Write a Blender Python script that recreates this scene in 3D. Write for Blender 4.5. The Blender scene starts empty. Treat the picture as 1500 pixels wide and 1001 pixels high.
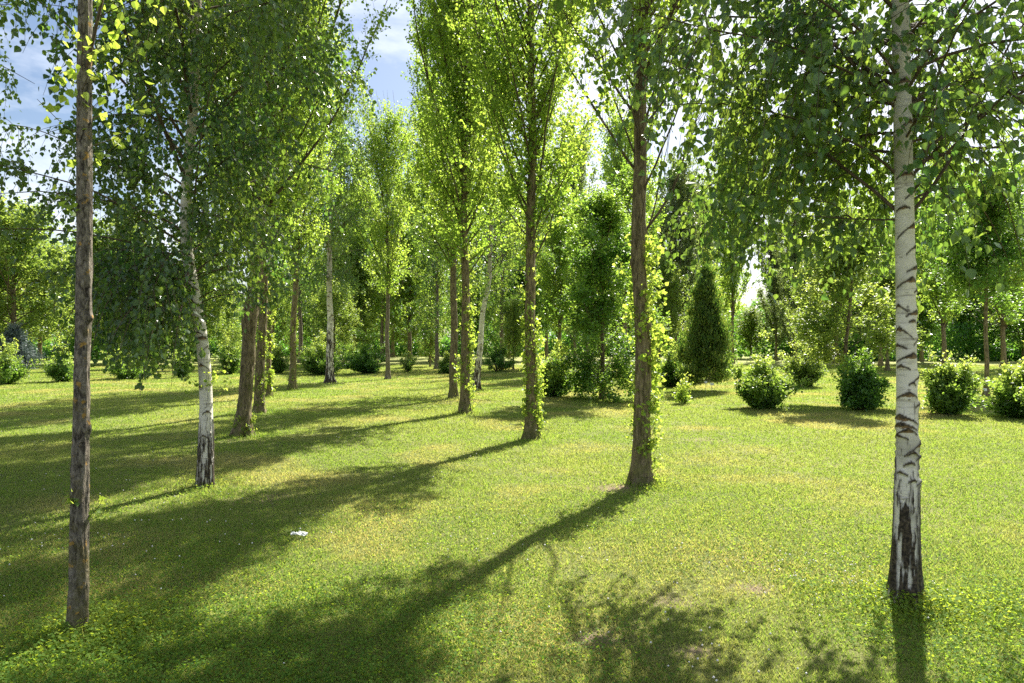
import bpy, math
import numpy as np

# ------------------------------------------------------------------ camera, sky, sun, exposure
scene = bpy.context.scene
R = math.radians
CAM_H = 1.6
F = 1000.0            # focal length in pixels of the 1500 px wide photograph
HOR = 497.0
cam_d = bpy.data.cameras.new("camera")
cam = bpy.data.objects.new("camera", cam_d)
scene.collection.objects.link(cam)
cam_d.sensor_width = 36.0
cam_d.lens = 24.0
cam_d.clip_start = 0.05
cam_d.clip_end = 2000
cam.location = (0, 0, CAM_H)
cam.rotation_euler = (R(90 - 0.2), 0, 0)
scene.camera = cam

SUN_AZ = 29.0         # degrees to the right of the view direction (+Y)
SUN_EL = 47.0
sd = bpy.data.lights.new("sun", 'SUN')
sd.energy = 5.0
sd.angle = R(0.55)
sd.color = (1.0, 0.95, 0.84)
so = bpy.data.objects.new("sun", sd)
scene.collection.objects.link(so)
so.rotation_euler = (R(90 - SUN_EL), 0, R(180 - SUN_AZ))

world = bpy.data.worlds.new("World")
scene.world = world
world.use_nodes = True
wt = world.node_tree
wt.nodes.clear()
wo = wt.nodes.new("ShaderNodeOutputWorld")
bg = wt.nodes.new("ShaderNodeBackground")
sky = wt.nodes.new("ShaderNodeTexSky")
sky.sky_type = 'NISHITA'
sky.sun_disc = False
sky.sun_elevation = R(SUN_EL)
sky.sun_rotation = R(SUN_AZ)
sky.air_density = 1.0
sky.dust_density = 1.7
sky.ozone_density = 2.0
tc = wt.nodes.new("ShaderNodeTexCoord")
mp = wt.nodes.new("ShaderNodeMapping")
mp.inputs['Scale'].default_value = (1.0, 1.0, 2.6)
mp.inputs['Location'].default_value = (0.35, 0.1, 0.28)
cn = wt.nodes.new("ShaderNodeTexNoise")
cn.inputs['Scale'].default_value = 2.6
cn.inputs['Detail'].default_value = 9
cn.inputs['Roughness'].default_value = 0.58
cr = wt.nodes.new("ShaderNodeValToRGB")
cr.color_ramp.elements[0].position = 0.43
cr.color_ramp.elements[1].position = 0.62
cmix = wt.nodes.new("ShaderNodeMixRGB")
cmix.inputs[2].default_value = (8.6, 9.0, 9.8, 1)
wt.links.new(tc.outputs['Generated'], mp.inputs['Vector'])
wt.links.new(mp.outputs[0], cn.inputs['Vector'])
wt.links.new(cn.outputs['Fac'], cr.inputs[0])
wt.links.new(cr.outputs[0], cmix.inputs[0])
wt.links.new(sky.outputs[0], cmix.inputs[1])
wt.links.new(cmix.outputs[0], bg.inputs[0])
bg.inputs[1].default_value = 0.05
wt.links.new(bg.outputs[0], wo.inputs[0])

scene.view_settings.view_transform = 'Standard'
scene.view_settings.look = 'None'
scene.view_settings.gamma = 1.0
scene.view_settings.exposure = 1.66
scene.render.engine = 'CYCLES'
scene.cycles.use_denoising = False
scene.cycles.max_bounces = 7
scene.cycles.diffuse_bounces = 4
scene.cycles.transmission_bounces = 5
scene.cycles.glossy_bounces = 2
scene.cycles.transparent_max_bounces = 4

C = scene.collection

# ------------------------------------------------------------------ small numeric tools
def hash3(i, j, k, seed):
    h = (i * 73856093) ^ (j * 19349663) ^ (k * 83492791) ^ (seed * 2654435)
    h = h & 0x7fffffff
    h = (h ^ (h >> 13)) * 1274126177 & 0x7fffffff
    h = h ^ (h >> 16)
    return (h & 0xffff) / 65535.0

def vnoise(x, y, z=0.0, seed=0):
    x, y, z = np.broadcast_arrays(np.asarray(x, float), np.asarray(y, float), np.asarray(z, float))
    i, j, k = np.floor(x).astype(np.int64), np.floor(y).astype(np.int64), np.floor(z).astype(np.int64)
    u, v, w = x - i, y - j, z - k
    u, v, w = u*u*(3-2*u), v*v*(3-2*v), w*w*(3-2*w)
    r = 0
    for a in (0, 1):
        for b in (0, 1):
            for c in (0, 1):
                r = r + hash3(i+a, j+b, k+c, seed) * (u if a else 1-u) * (v if b else 1-v) * (w if c else 1-w)
    return r

def fbm(x, y, z=0.0, seed=0, oct=4):
    s, a, t = 0, 1.0, 0
    for o in range(oct):
        s = s + a * vnoise(np.asarray(x)*2**o, np.asarray(y)*2**o, np.asarray(z)*2**o, seed+o)
        t += a
        a *= 0.5
    return s / t

def unit(v):
    return v / np.maximum(np.linalg.norm(v, axis=-1, keepdims=True), 1e-9)

def ground_h(x, y):
    return 0.05 * (vnoise(np.asarray(x)*0.35, np.asarray(y)*0.35, 0, 5) - 0.5) + 0.025 * (vnoise(np.asarray(x)*1.3, np.asarray(y)*1.3, 0, 6) - 0.5)

def make_mesh(name, verts, quads=None, tris=None, attrs=None, uv=None, smooth=False):
    """verts (n,3); quads (m,4); tris (k,3); attrs {name: per-vertex floats}; uv per-vertex (n,2)."""
    me = bpy.data.meshes.new(name)
    verts = np.asarray(verts, np.float32)
    loops, starts, tot = [], [], 0
    if quads is not None and len(quads):
        quads = np.asarray(quads, np.int32)
        loops.append(quads.ravel()); starts.append(np.arange(len(quads)) * 4); tot = quads.size
    if tris is not None and len(tris):
        tris = np.asarray(tris, np.int32)
        loops.append(tris.ravel()); starts.append(tot + np.arange(len(tris)) * 3); tot += tris.size
    loops = np.concatenate(loops).astype(np.int32)
    starts = np.concatenate(starts).astype(np.int32)
    me.vertices.add(len(verts)); me.vertices.foreach_set("co", verts.ravel())
    me.loops.add(len(loops)); me.loops.foreach_set("vertex_index", loops)
    me.polygons.add(len(starts)); me.polygons.foreach_set("loop_start", starts)
    me.update(calc_edges=True)
    if uv is not None:
        ul = me.uv_layers.new(name="UVMap")
        ul.data.foreach_set("uv", np.asarray(uv, np.float32)[loops].ravel())
    for k, a in (attrs or {}).items():
        at = me.attributes.new(k, 'FLOAT', 'POINT')
        at.data.foreach_set("value", np.asarray(a, np.float32))
    me.polygons.foreach_set("use_smooth", np.full(len(starts), smooth))
    return me

def link(name, me, mat, parent=None):
    o = bpy.data.objects.new(name, me)
    me.materials.append(mat)
    C.objects.link(o)
    if parent: o.parent = parent
    return o

def thing(name, label, cat, loc, group=None, rz=0.0):
    o = bpy.data.objects.new(name, None)
    o.empty_display_size = 0.3
    C.objects.link(o)
    o.location = loc
    o.rotation_euler = (0, 0, rz)
    o['label'] = label; o['category'] = cat
    if group: o['group'] = group
    return o

def copy_thing(src, label, loc, rz, sc, group=None):
    r = src.copy(); C.objects.link(r)
    r.location = loc; r.rotation_euler = (0, 0, rz); r.scale = sc
    r['label'] = label
    if group: r['group'] = group
    for ch in src.children:
        c = ch.copy(); C.objects.link(c); c.parent = r
    return r

def spot(px, y):
    """ground point seen at picture column px, y metres in front of the camera"""
    return np.array([(px - 750) * y / F, y, 0.0])

def dist(py):
    return CAM_H * F / (py - HOR)

# ------------------------------------------------------------------ materials
def new_mat(name):
    m = bpy.data.materials.new(name); m.use_nodes = True
    m.node_tree.nodes.clear()
    return m, m.node_tree.nodes, m.node_tree.links

def leaf_mat(name, dark, light, trans_d, trans_l, tfac=0.5, rough=0.42, spec=0.5):
    m, n, l = new_mat(name)
    out = n.new("ShaderNodeOutputMaterial")
    at = n.new("ShaderNodeAttribute"); at.attribute_name = "tint"
    r1 = n.new("ShaderNodeMixRGB"); r1.inputs[1].default_value = (*dark, 1); r1.inputs[2].default_value = (*light, 1)
    r2 = n.new("ShaderNodeMixRGB"); r2.inputs[1].default_value = (*trans_d, 1); r2.inputs[2].default_value = (*trans_l, 1)
    l.new(at.outputs['Fac'], r1.inputs[0]); l.new(at.outputs['Fac'], r2.inputs[0])
    p = n.new("ShaderNodeBsdfPrincipled")
    p.inputs['Roughness'].default_value = rough
    p.inputs['Specular IOR Level'].default_value = spec
    t = n.new("ShaderNodeBsdfTranslucent")
    mx = n.new("ShaderNodeMixShader"); mx.inputs[0].default_value = tfac
    l.new(r1.outputs[0], p.inputs['Base Color']); l.new(r2.outputs[0], t.inputs['Color'])
    l.new(p.outputs[0], mx.inputs[1]); l.new(t.outputs[0], mx.inputs[2])
    l.new(mx.outputs[0], out.inputs[0])
    return m

M = {}
M['poplar_leaf'] = leaf_mat("poplar_leaf", (.06, .125, .025), (.12, .20, .04), (.36, .58, .05), (.70, .84, .12), 0.52)
M['birch_leaf'] = leaf_mat("birch_leaf", (.030, .075, .036), (.065, .125, .035), (.12, .27, .035), (.54, .68, .07), 0.42, rough=0.33, spec=0.7)
M['bright_leaf'] = leaf_mat("young_leaf", (.10, .19, .03), (.20, .27, .06), (.48, .68, .06), (.78, .84, .14), 0.5)
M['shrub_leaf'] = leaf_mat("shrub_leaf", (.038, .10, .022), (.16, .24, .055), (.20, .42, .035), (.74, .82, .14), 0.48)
M['dark_leaf'] = leaf_mat("dark_leaf", (.04, .11, .03), (.085, .17, .035), (.18, .42, .04), (.52, .70, .08), 0.46)
M['maple_leaf'] = leaf_mat("maple_leaf", (.05, .11, .03), (.12, .18, .045), (.28, .44, .05), (.62, .70, .12), 0.48)
M['grey_leaf'] = leaf_mat("grey_leaf", (.075, .115, .05), (.13, .17, .07), (.26, .38, .08), (.45, .52, .14), 0.42)
M['thuja'] = leaf_mat("thuja_spray", (.045, .10, .022), (.19, .23, .04), (.14, .28, .03), (.62, .66, .09), 0.42, rough=0.6)
M['spruce'] = leaf_mat("spruce_needles", (.045, .07, .07), (.11, .15, .15), (.08, .12, .10), (.14, .2, .17), 0.2, rough=0.6)
M['grass'] = leaf_mat("grass_blades", (.115, .19, .034), (.38, .345, .145), (.32, .50, .05), (.68, .60, .17), 0.42, rough=0.65, spec=0.2)
M['clover'] = leaf_mat("clover_leaf", (.06, .15, .025), (.15, .22, .035), (.26, .46, .03), (.60, .66, .06), 0.45, rough=0.7, spec=.15)

def bark_mat(name, c1, c2, lichen, moss, ridge=1.0, scale=1.0, vz=5):
    """grey-brown furrowed bark: uv.x is the angle in metres, uv.y the height in metres"""
    m, n, l = new_mat(name)
    out = n.new("ShaderNodeOutputMaterial"); p = n.new("ShaderNodeBsdfPrincipled")
    p.inputs['Roughness'].default_value = 0.92; p.inputs['Specular IOR Level'].default_value = 0.2
    geo = n.new("ShaderNodeNewGeometry")
    mpg = n.new("ShaderNodeMapping"); mpg.inputs['Scale'].default_value = (30*scale, 30*scale, vz*scale)
    l.new(geo.outputs['Position'], mpg.inputs[0])
    nz = n.new("ShaderNodeTexNoise"); nz.inputs['Scale'].default_value = 1; nz.inputs['Detail'].default_value = 8; nz.inputs['Roughness'].default_value = .65
    nz.inputs['Distortion'].default_value = .6
    l.new(mpg.outputs[0], nz.inputs['Vector'])
    rp = n.new("ShaderNodeValToRGB"); rp.color_ramp.elements[0].position = .36; rp.color_ramp.elements[1].position = .62
    rp.color_ramp.elements[0].color = (*c1, 1); rp.color_ramp.elements[1].color = (*c2, 1)
    l.new(nz.outputs['Fac'], rp.inputs[0])
    n2 = n.new("ShaderNodeTexNoise"); n2.inputs['Scale'].default_value = 5.5; n2.inputs['Detail'].default_value = 6; n2.inputs['Roughness'].default_value = .7
    l.new(geo.outputs['Position'], n2.inputs['Vector'])
    sp = n.new("ShaderNodeSeparateXYZ"); l.new(geo.outputs['Position'], sp.inputs[0])
    hh = n.new("ShaderNodeMapRange"); hh.inputs[1].default_value = 0; hh.inputs[2].default_value = 2.6; hh.inputs[3].default_value = .20; hh.inputs[4].default_value = -.08
    l.new(sp.outputs['Z'], hh.inputs[0])
    ad = n.new("ShaderNodeMath"); ad.operation = 'ADD'; l.new(n2.outputs['Fac'], ad.inputs[0]); l.new(hh.outputs[0], ad.inputs[1])
    r2 = n.new("ShaderNodeValToRGB"); r2.color_ramp.elements[0].position = .60; r2.color_ramp.elements[1].position = .74
    l.new(ad.outputs[0], r2.inputs[0])
    mx = n.new("ShaderNodeMixRGB"); mx.inputs[2].default_value = (*moss, 1)
    mf = n.new("ShaderNodeMath"); mf.operation = 'MULTIPLY'; mf.inputs[1].default_value = .65; l.new(r2.outputs[0], mf.inputs[0])
    l.new(mf.outputs[0], mx.inputs[0]); l.new(rp.outputs[0], mx.inputs[1])
    n3 = n.new("ShaderNodeTexNoise"); n3.inputs['Scale'].default_value = 17; n3.inputs['Detail'].default_value = 4
    l.new(geo.outputs['Position'], n3.inputs['Vector'])
    r3 = n.new("ShaderNodeValToRGB"); r3.color_ramp.elements[0].position = .63; r3.color_ramp.elements[1].position = .68
    l.new(n3.outputs['Fac'], r3.inputs[0])
    mx2 = n.new("ShaderNodeMixRGB"); mx2.inputs[2].default_value = (*lichen, 1)
    l.new(r3.outputs[0], mx2.inputs[0]); l.new(mx.outputs[0], mx2.inputs[1])
    l.new(mx2.outputs[0], p.inputs['Base Color'])
    bp = n.new("ShaderNodeBump"); bp.inputs['Strength'].default_value = .9 * ridge; bp.inputs['Distance'].default_value = .02
    l.new(nz.outputs['Fac'], bp.inputs['Height']); l.new(bp.outputs[0], p.inputs['Normal'])
    l.new(p.outputs[0], out.inputs[0])
    return m

M['bark'] = bark_mat("poplar_bark", (.055, .043, .024), (.27, .215, .135), (.19, .17, .07), (.12, .125, .035), 1.2, 1.1, 7)
M['bark_smooth'] = bark_mat("smooth_bark", (.085, .065, .048), (.23, .19, .155), (.26, .25, .2), (.12, .12, .05), .5)
M['bark_cherry'] = bark_mat("lichen_bark", (.032, .026, .021), (.27, .235, .19), (.36, .22, .06), (.15, .13, .05), 1.4, 1.7, 12)
M['twig'] = bark_mat("twig_bark", (.05, .036, .024), (.13, .10, .07), (.12, .10, .06), (.1, .1, .05), .2)

def birch_mat():
    m, n, l = new_mat("birch_bark")
    out = n.new("ShaderNodeOutputMaterial"); p = n.new("ShaderNodeBsdfPrincipled")
    p.inputs['Roughness'].default_value = 0.75; p.inputs['Specular IOR Level'].default_value = 0.25
    geo = n.new("ShaderNodeNewGeometry")
    sz_ = n.new("ShaderNodeSeparateXYZ"); l.new(geo.outputs['Position'], sz_.inputs[0])
    yz = n.new("ShaderNodeMapRange"); yz.inputs[1].default_value = 2.4; yz.inputs[2].default_value = 5.5; yz.inputs[4].default_value = .75; l.new(sz_.outputs['Z'], yz.inputs[0])
    mpg = n.new("ShaderNodeMapping"); mpg.inputs['Scale'].default_value = (6, 6, 60)
    l.new(geo.outputs['Position'], mpg.inputs[0])
    nz = n.new("ShaderNodeTexNoise"); nz.inputs['Scale'].default_value = 1; nz.inputs['Detail'].default_value = 5; nz.inputs['Roughness'].default_value = .6
    l.new(mpg.outputs[0], nz.inputs['Vector'])
    rp = n.new("ShaderNodeValToRGB")
    rp.color_ramp.elements[0].position = .33; rp.color_ramp.elements[1].position = .46
    rp.color_ramp.elements[0].color = (.34, .31, .27, 1); rp.color_ramp.elements[1].color = (.66, .62, .55, 1)
    l.new(nz.outputs['Fac'], rp.inputs[0])
    n2 = n.new("ShaderNodeTexNoise"); n2.inputs['Scale'].default_value = 4.5; n2.inputs['Detail'].default_value = 5
    l.new(geo.outputs['Position'], n2.inputs['Vector'])
    r2 = n.new("ShaderNodeValToRGB"); r2.color_ramp.elements[0].position = .48; r2.color_ramp.elements[1].position = .70
    l.new(n2.outputs['Fac'], r2.inputs[0])
    mx = n.new("ShaderNodeMixRGB"); mx.inputs[2].default_value = (.36, .34, .27, 1)
    l.new(r2.outputs[0], mx.inputs[0])
    my = n.new("ShaderNodeMixRGB"); my.inputs[2].default_value = (.30, .24, .18, 1)
    l.new(yz.outputs[0], my.inputs[0]); l.new(rp.outputs[0], my.inputs[1]); l.new(my.outputs[0], mx.inputs[1])
    a1 = n.new("ShaderNodeAttribute"); a1.attribute_name = "brown"
    m1 = n.new("ShaderNodeMixRGB"); m1.inputs[2].default_value = (.20, .13, .065, 1)
    l.new(a1.outputs['Fac'], m1.inputs[0]); l.new(mx.outputs[0], m1.inputs[1])
    # dark fissured bark: brown-black with texture of its own
    n4 = n.new("ShaderNodeTexNoise"); n4.inputs['Scale'].default_value = 60; n4.inputs['Detail'].default_value = 5
    l.new(geo.outputs['Position'], n4.inputs['Vector'])
    r4 = n.new("ShaderNodeValToRGB"); r4.color_ramp.elements[0].position = .4; r4.color_ramp.elements[1].position = .7
    r4.color_ramp.elements[0].color = (.018, .014, .011, 1); r4.color_ramp.elements[1].color = (.10, .075, .05, 1)
    l.new(n4.outputs['Fac'], r4.inputs[0])
    a2 = n.new("ShaderNodeAttribute"); a2.attribute_name = "mark"
    m2 = n.new("ShaderNodeMixRGB")
    l.new(a2.outputs['Fac'], m2.inputs[0]); l.new(m1.outputs[0], m2.inputs[1]); l.new(r4.outputs[0], m2.inputs[2])
    l.new(m2.outputs[0], p.inputs['Base Color'])
    bp = n.new("ShaderNodeBump"); bp.inputs['Strength'].default_value = .35; bp.inputs['Distance'].default_value = .006
    l.new(nz.outputs['Fac'], bp.inputs['Height']); l.new(bp.outputs[0], p.inputs['Normal'])
    l.new(p.outputs[0], out.inputs[0])
    return m
M['birch'] = birch_mat()

def plain(name, col, rough=.7):
    m, n, l = new_mat(name)
    out = n.new("ShaderNodeOutputMaterial"); p = n.new("ShaderNodeBsdfPrincipled")
    nz = n.new("ShaderNodeTexNoise"); nz.inputs['Scale'].default_value = 40
    mx = n.new("ShaderNodeMixRGB"); mx.inputs[1].default_value = (*[c*.85 for c in col], 1); mx.inputs[2].default_value = (*col, 1)
    l.new(nz.outputs['Fac'], mx.inputs[0]); l.new(mx.outputs[0], p.inputs['Base Color'])
    p.inputs['Roughness'].default_value = rough
    l.new(p.outputs[0], out.inputs[0])
    return m
M['white'] = plain("white_plastic", (.72, .72, .70), .5)
M['petal'] = plain("white_petals", (.75, .72, .68), .8)
M['stake'] = plain("grey_stake", (.3, .28, .25))

def lawn_mat():
    m, n, l = new_mat("lawn")
    out = n.new("ShaderNodeOutputMaterial"); p = n.new("ShaderNodeBsdfPrincipled")
    p.inputs['Roughness'].default_value = .9; p.inputs['Specular IOR Level'].default_value = .15
    geo = n.new("ShaderNodeNewGeometry")
    def noise(scale, detail=5, rough=.6, vec=None):
        t = n.new("ShaderNodeTexNoise"); t.inputs['Scale'].default_value = scale; t.inputs['Detail'].default_value = detail
        t.inputs['Roughness'].default_value = rough
        l.new(vec or geo.outputs['Position'], t.inputs['Vector'])
        return t
    def ramp(src, a, b, ca, cb):
        r = n.new("ShaderNodeValToRGB"); r.color_ramp.elements[0].position = a; r.color_ramp.elements[1].position = b
        r.color_ramp.elements[0].color = (*ca, 1); r.color_ramp.elements[1].color = (*cb, 1)
        l.new(src.outputs[0], r.inputs[0]); return r
    big = noise(.35, 5, .65)
    c = ramp(big, .35, .68, (.20, .25, .065), (.37, .36, .15))
    fine = noise(22, 8, .8)
    fr = ramp(fine, .3, .72, (.50, .52, .45), (1.35, 1.32, 1.3))
    mul = n.new("ShaderNodeMixRGB"); mul.blend_type = 'MULTIPLY'; mul.inputs[0].default_value = 1
    l.new(c.outputs[0], mul.inputs[1]); l.new(fr.outputs[0], mul.inputs[2])
    dry = noise(1.1, 6, .7)
    dr = ramp(dry, .58, .72, (0, 0, 0), (1, 1, 1))
    mx = n.new("ShaderNodeMixRGB"); mx.inputs[2].default_value = (.36, .30, .17, 1)
    df = n.new("ShaderNodeMath"); df.operation = 'MULTIPLY'; df.inputs[1].default_value = .55
    l.new(dr.outputs[0], df.inputs[0])
    l.new(df.outputs[0], mx.inputs[0]); l.new(mul.outputs[0], mx.inputs[1])
    # mowing streaks running across the view, faint
    mpp = n.new("ShaderNodeMapping"); mpp.inputs['Scale'].default_value = (.12, 1.6, 1); mpp.inputs['Rotation'].default_value = (0, 0, .12)
    l.new(geo.outputs['Position'], mpp.inputs[0])
    st = noise(1.0, 4, .6, mpp.outputs[0])
    sr = ramp(st, .3, .7, (.84, .86, .84), (1.14, 1.12, 1.1))
    m3 = n.new("ShaderNodeMixRGB"); m3.blend_type = 'MULTIPLY'; m3.inputs[0].default_value = 1
    l.new(mx.outputs[0], m3.inputs[1]); l.new(sr.outputs[0], m3.inputs[2])
    # thatch and earth between the blades where the sward is modelled blade by blade
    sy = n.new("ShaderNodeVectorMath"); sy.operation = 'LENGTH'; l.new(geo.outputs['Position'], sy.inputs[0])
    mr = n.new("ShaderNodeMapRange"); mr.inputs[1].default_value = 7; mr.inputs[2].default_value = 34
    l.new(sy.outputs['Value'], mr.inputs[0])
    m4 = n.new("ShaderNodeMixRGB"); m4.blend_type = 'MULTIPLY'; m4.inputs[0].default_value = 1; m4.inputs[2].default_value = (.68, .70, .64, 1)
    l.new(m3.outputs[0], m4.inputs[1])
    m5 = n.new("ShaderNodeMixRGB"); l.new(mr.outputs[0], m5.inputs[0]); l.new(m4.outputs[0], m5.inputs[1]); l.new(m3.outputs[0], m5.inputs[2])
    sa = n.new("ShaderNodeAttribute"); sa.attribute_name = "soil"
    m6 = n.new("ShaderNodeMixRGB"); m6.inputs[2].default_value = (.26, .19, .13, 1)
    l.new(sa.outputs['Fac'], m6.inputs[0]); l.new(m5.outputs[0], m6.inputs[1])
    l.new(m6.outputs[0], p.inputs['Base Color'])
    b = noise(45, 6, .75)
    bp = n.new("ShaderNodeBump"); bp.inputs['Strength'].default_value = .8; bp.inputs['Distance'].default_value = .05
    l.new(b.outputs[0], bp.inputs['Height']); l.new(bp.outputs[0], p.inputs['Normal'])
    l.new(p.outputs[0], out.inputs[0])
    return m
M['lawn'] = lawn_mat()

# ------------------------------------------------------------------ lawn
SOIL = [(1.15, 7.35, .30, .9), (1.55, 4.35, .16, .8), (1.0, 4.15, .2, .5), (.45, 3.65, .13, .8), (.95, 3.5, .10, .7), (-2.45, 6.9, .3, .5), (1.75, 4.9, .2, .4), (3.1, 10.8, .4, .5)]
def soil(x, y):
    g = np.zeros_like(x)
    for (a, b, q, w) in SOIL:
        g = np.maximum(g, w*np.exp(-((x-a)**2 + ((y-b)*1.4)**2)/q**2))
    return np.clip(g*(.4 + 1.2*vnoise(x*9, y*9, 0, 66)), 0, 1)
def lawn():
    a = np.linspace(0, 1, 240)
    s = 0.0 + 15*a + 900*a**5
    xs = np.concatenate([-s[:0:-1], s])
    X, Y = np.meshgrid(xs, xs + 6.0, indexing='ij')
    Z = ground_h(X, Y) * np.clip(1.4 - np.hypot(X, Y) / 200, 0, 1)
    v = np.stack([X, Y, Z], -1).reshape(-1, 3)
    k = len(xs)
    i, j = np.meshgrid(np.arange(k-1), np.arange(k-1), indexing='ij')
    q = np.stack([i*k+j, (i+1)*k+j, (i+1)*k+j+1, i*k+j+1], -1).reshape(-1, 4)
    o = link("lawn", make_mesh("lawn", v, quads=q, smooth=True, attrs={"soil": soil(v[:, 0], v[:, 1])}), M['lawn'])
    o['kind'] = 'structure'
    o['label'] = "mown lawn with dry patches and tree shadows"
lawn()

TUFTS = []      # (x, y, radius, strength) of rank growth round trunk bases

def blades():
    rng = np.random.default_rng(3)
    N = 1350000
    y0, y1 = 2.2, 42.0
    # density per square metre ~ y^-1.75
    e = -0.75 + 1e-9
    u = rng.random(N)
    e = 0.22
    y = (y0**e + u*(y1**e - y0**e))**(1/e)
    x = (rng.random(N)*2 - 1) * (y*0.80 + 0.4)
    # clumping
    keep = (fbm(x*5, y*5, 0, 11, 3) + rng.random(N)*.55 > .55) & (rng.random(N) > soil(x, y)*.95)
    x, y = x[keep], y[keep]
    z = ground_h(x, y) - .003
    n = len(x)
    patch = fbm(x*.55, y*.55, 0, 21, 4)
    h = (.010 + .022*rng.random(n)) * (.7 + .7*patch)
    g = np.zeros(n)
    for (tx, ty, tr, ts) in TUFTS:
        g = np.maximum(g, ts*np.exp(-((x-tx)**2 + (y-ty)**2)/tr**2))
    h = h * (1 + 4.0*g*rng.random(n)) * np.clip(1 + (y-8)*.03, 1, 1.7)
    w = (.0016 + .0022*rng.random(n)) * np.clip(y/3.0, 1, 10)**.85
    az = rng.random(n)*2*math.pi
    lean = .25 + .95*rng.random(n)
    ad = rng.random(n)*2*math.pi
    wx, wy = np.cos(az)*w, np.sin(az)*w
    tip = np.stack([x + np.cos(ad)*h*lean, y + np.sin(ad)*h*lean, z + h], -1)
    b1 = np.stack([x - wx, y - wy, z], -1); b2 = np.stack([x + wx, y + wy, z], -1)
    v = np.stack([b1, b2, tip], 1).reshape(-1, 3)
    t = np.arange(len(v)).reshape(-1, 3)
    dry = np.clip((fbm(x*.9+7, y*.9, 0, 31, 5) - .5)*4.2, 0, 1)
    # the trodden dry zone in front of the right-hand birch
    dry = np.maximum(dry, .75*np.exp(-((x-1.4)**2/1.0 + (y-4.7)**2/.7))*(.5+fbm(x*3, y*3, 0, 8, 3)))
    tint = np.clip(.14 + .55*(patch-.4) + .60*dry*(1-g) + .75*(rng.random(n)-.4)*np.clip(5.5/y, .35, 1), 0, 1)
    o = link("grass", make_mesh("grass", v, tris=t, attrs={'tint': np.repeat(tint, 3)}), M['grass'])
    o['kind'] = 'stuff'; o['label'] = "short mown grass blades of the lawn"

def clover():
    rng = np.random.default_rng(4)
    N = 380000
    e = -.5; y0, y1 = 2.2, 9.0
    y = (y0**e + rng.random(N)*(y1**e - y0**e))**(1/e)
    x = (rng.random(N)*2 - 1)*(y*0.80 + .4)
    m = fbm(x*.8, y*.8, 0, 41, 5)
    g = np.zeros(N)
    for (tx, ty, tr, ts) in TUFTS:
        g = np.maximum(g, ts*np.exp(-((x-tx)**2 + (y-ty)**2)/tr**2))
    keep = (np.clip((m-.36)*3.4, 0, 1)*.7*np.clip(1.5-y/6, 0, 1) + g) > rng.random(N)
    x, y, g = x[keep], y[keep], g[keep]
    n = len(x)
    z = ground_h(x, y) + .010 + .03*rng.random(n) + .10*g*rng.random(n)
    s = (.004 + .005*rng.random(n))*(1 + .6*g)
    c = np.stack([x, y, z], -1)
    nn = unit(rng.normal(size=(n, 3))*[.55, .55, .3] + [0, 0, 1])
    ax = unit(np.cross(nn, rng.normal(size=(n, 3))))
    bx = np.cross(nn, ax)
    vs = []
    for k in range(5):
        a = 2*math.pi*k/5
        vs.append(c + (ax*math.cos(a) + bx*math.sin(a))*s[:, None]*(1.0 if k else .6))
    v = np.stack(vs, 1).reshape(-1, 3)
    i = np.arange(n)[:, None]*5
    q = i + np.array([[0, 1, 2, 3]]); t = i + np.array([[0, 3, 4]])
    tint = np.clip(rng.random(n)*.7 + .5*g, 0, 1)
    o = link("clover", make_mesh("clover", v, quads=q, tris=t, attrs={'tint': np.repeat(tint, 5)}), M['clover'])
    o['kind'] = 'stuff'; o['label'] = "low clover leaves growing among the grass"

def clover_flowers():
    rng = np.random.default_rng(8)
    pts = []
    while len(pts) < 330:
        y = 2.6 + 9*rng.random()**1.6; x = (rng.random()*2-1)*y*.78
        if fbm(x*.9, y*.9, 0, 77, 3) > .52: pts.append((x, y))
    for _ in range(60):
        pts.append((2.1 + rng.normal()*.3, 4.5 + rng.normal()*.25))
    P = np.array(pts); n = len(P)
    z = ground_h(P[:, 0], P[:, 1]) + .035 + .03*rng.random(n)
    c = np.stack([P[:, 0], P[:, 1], z], -1)
    base = np.array([[0, 0, 1], [0, 0, -1], [1, 0, 0], [0, 1, 0], [-1, 0, 0], [0, -1, 0]])
    f = np.array([[0, 2, 3], [0, 3, 4], [0, 4, 5], [0, 5, 2], [1, 3, 2], [1, 4, 3], [1, 5, 4], [1, 2, 5]])
    s = (.004 + .004*rng.random(n))[:, None, None]
    v = (c[:, None, :] + base[None]*s).reshape(-1, 3)
    t = (np.arange(n)[:, None, None]*6 + f[None]).reshape(-1, 3)
    o = link("clover_flowers", make_mesh("clover_flowers", v, tris=t, smooth=True), M['petal'])
    o['kind'] = 'stuff'; o['label'] = "tiny white clover flowers dotted over the lawn"

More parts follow.
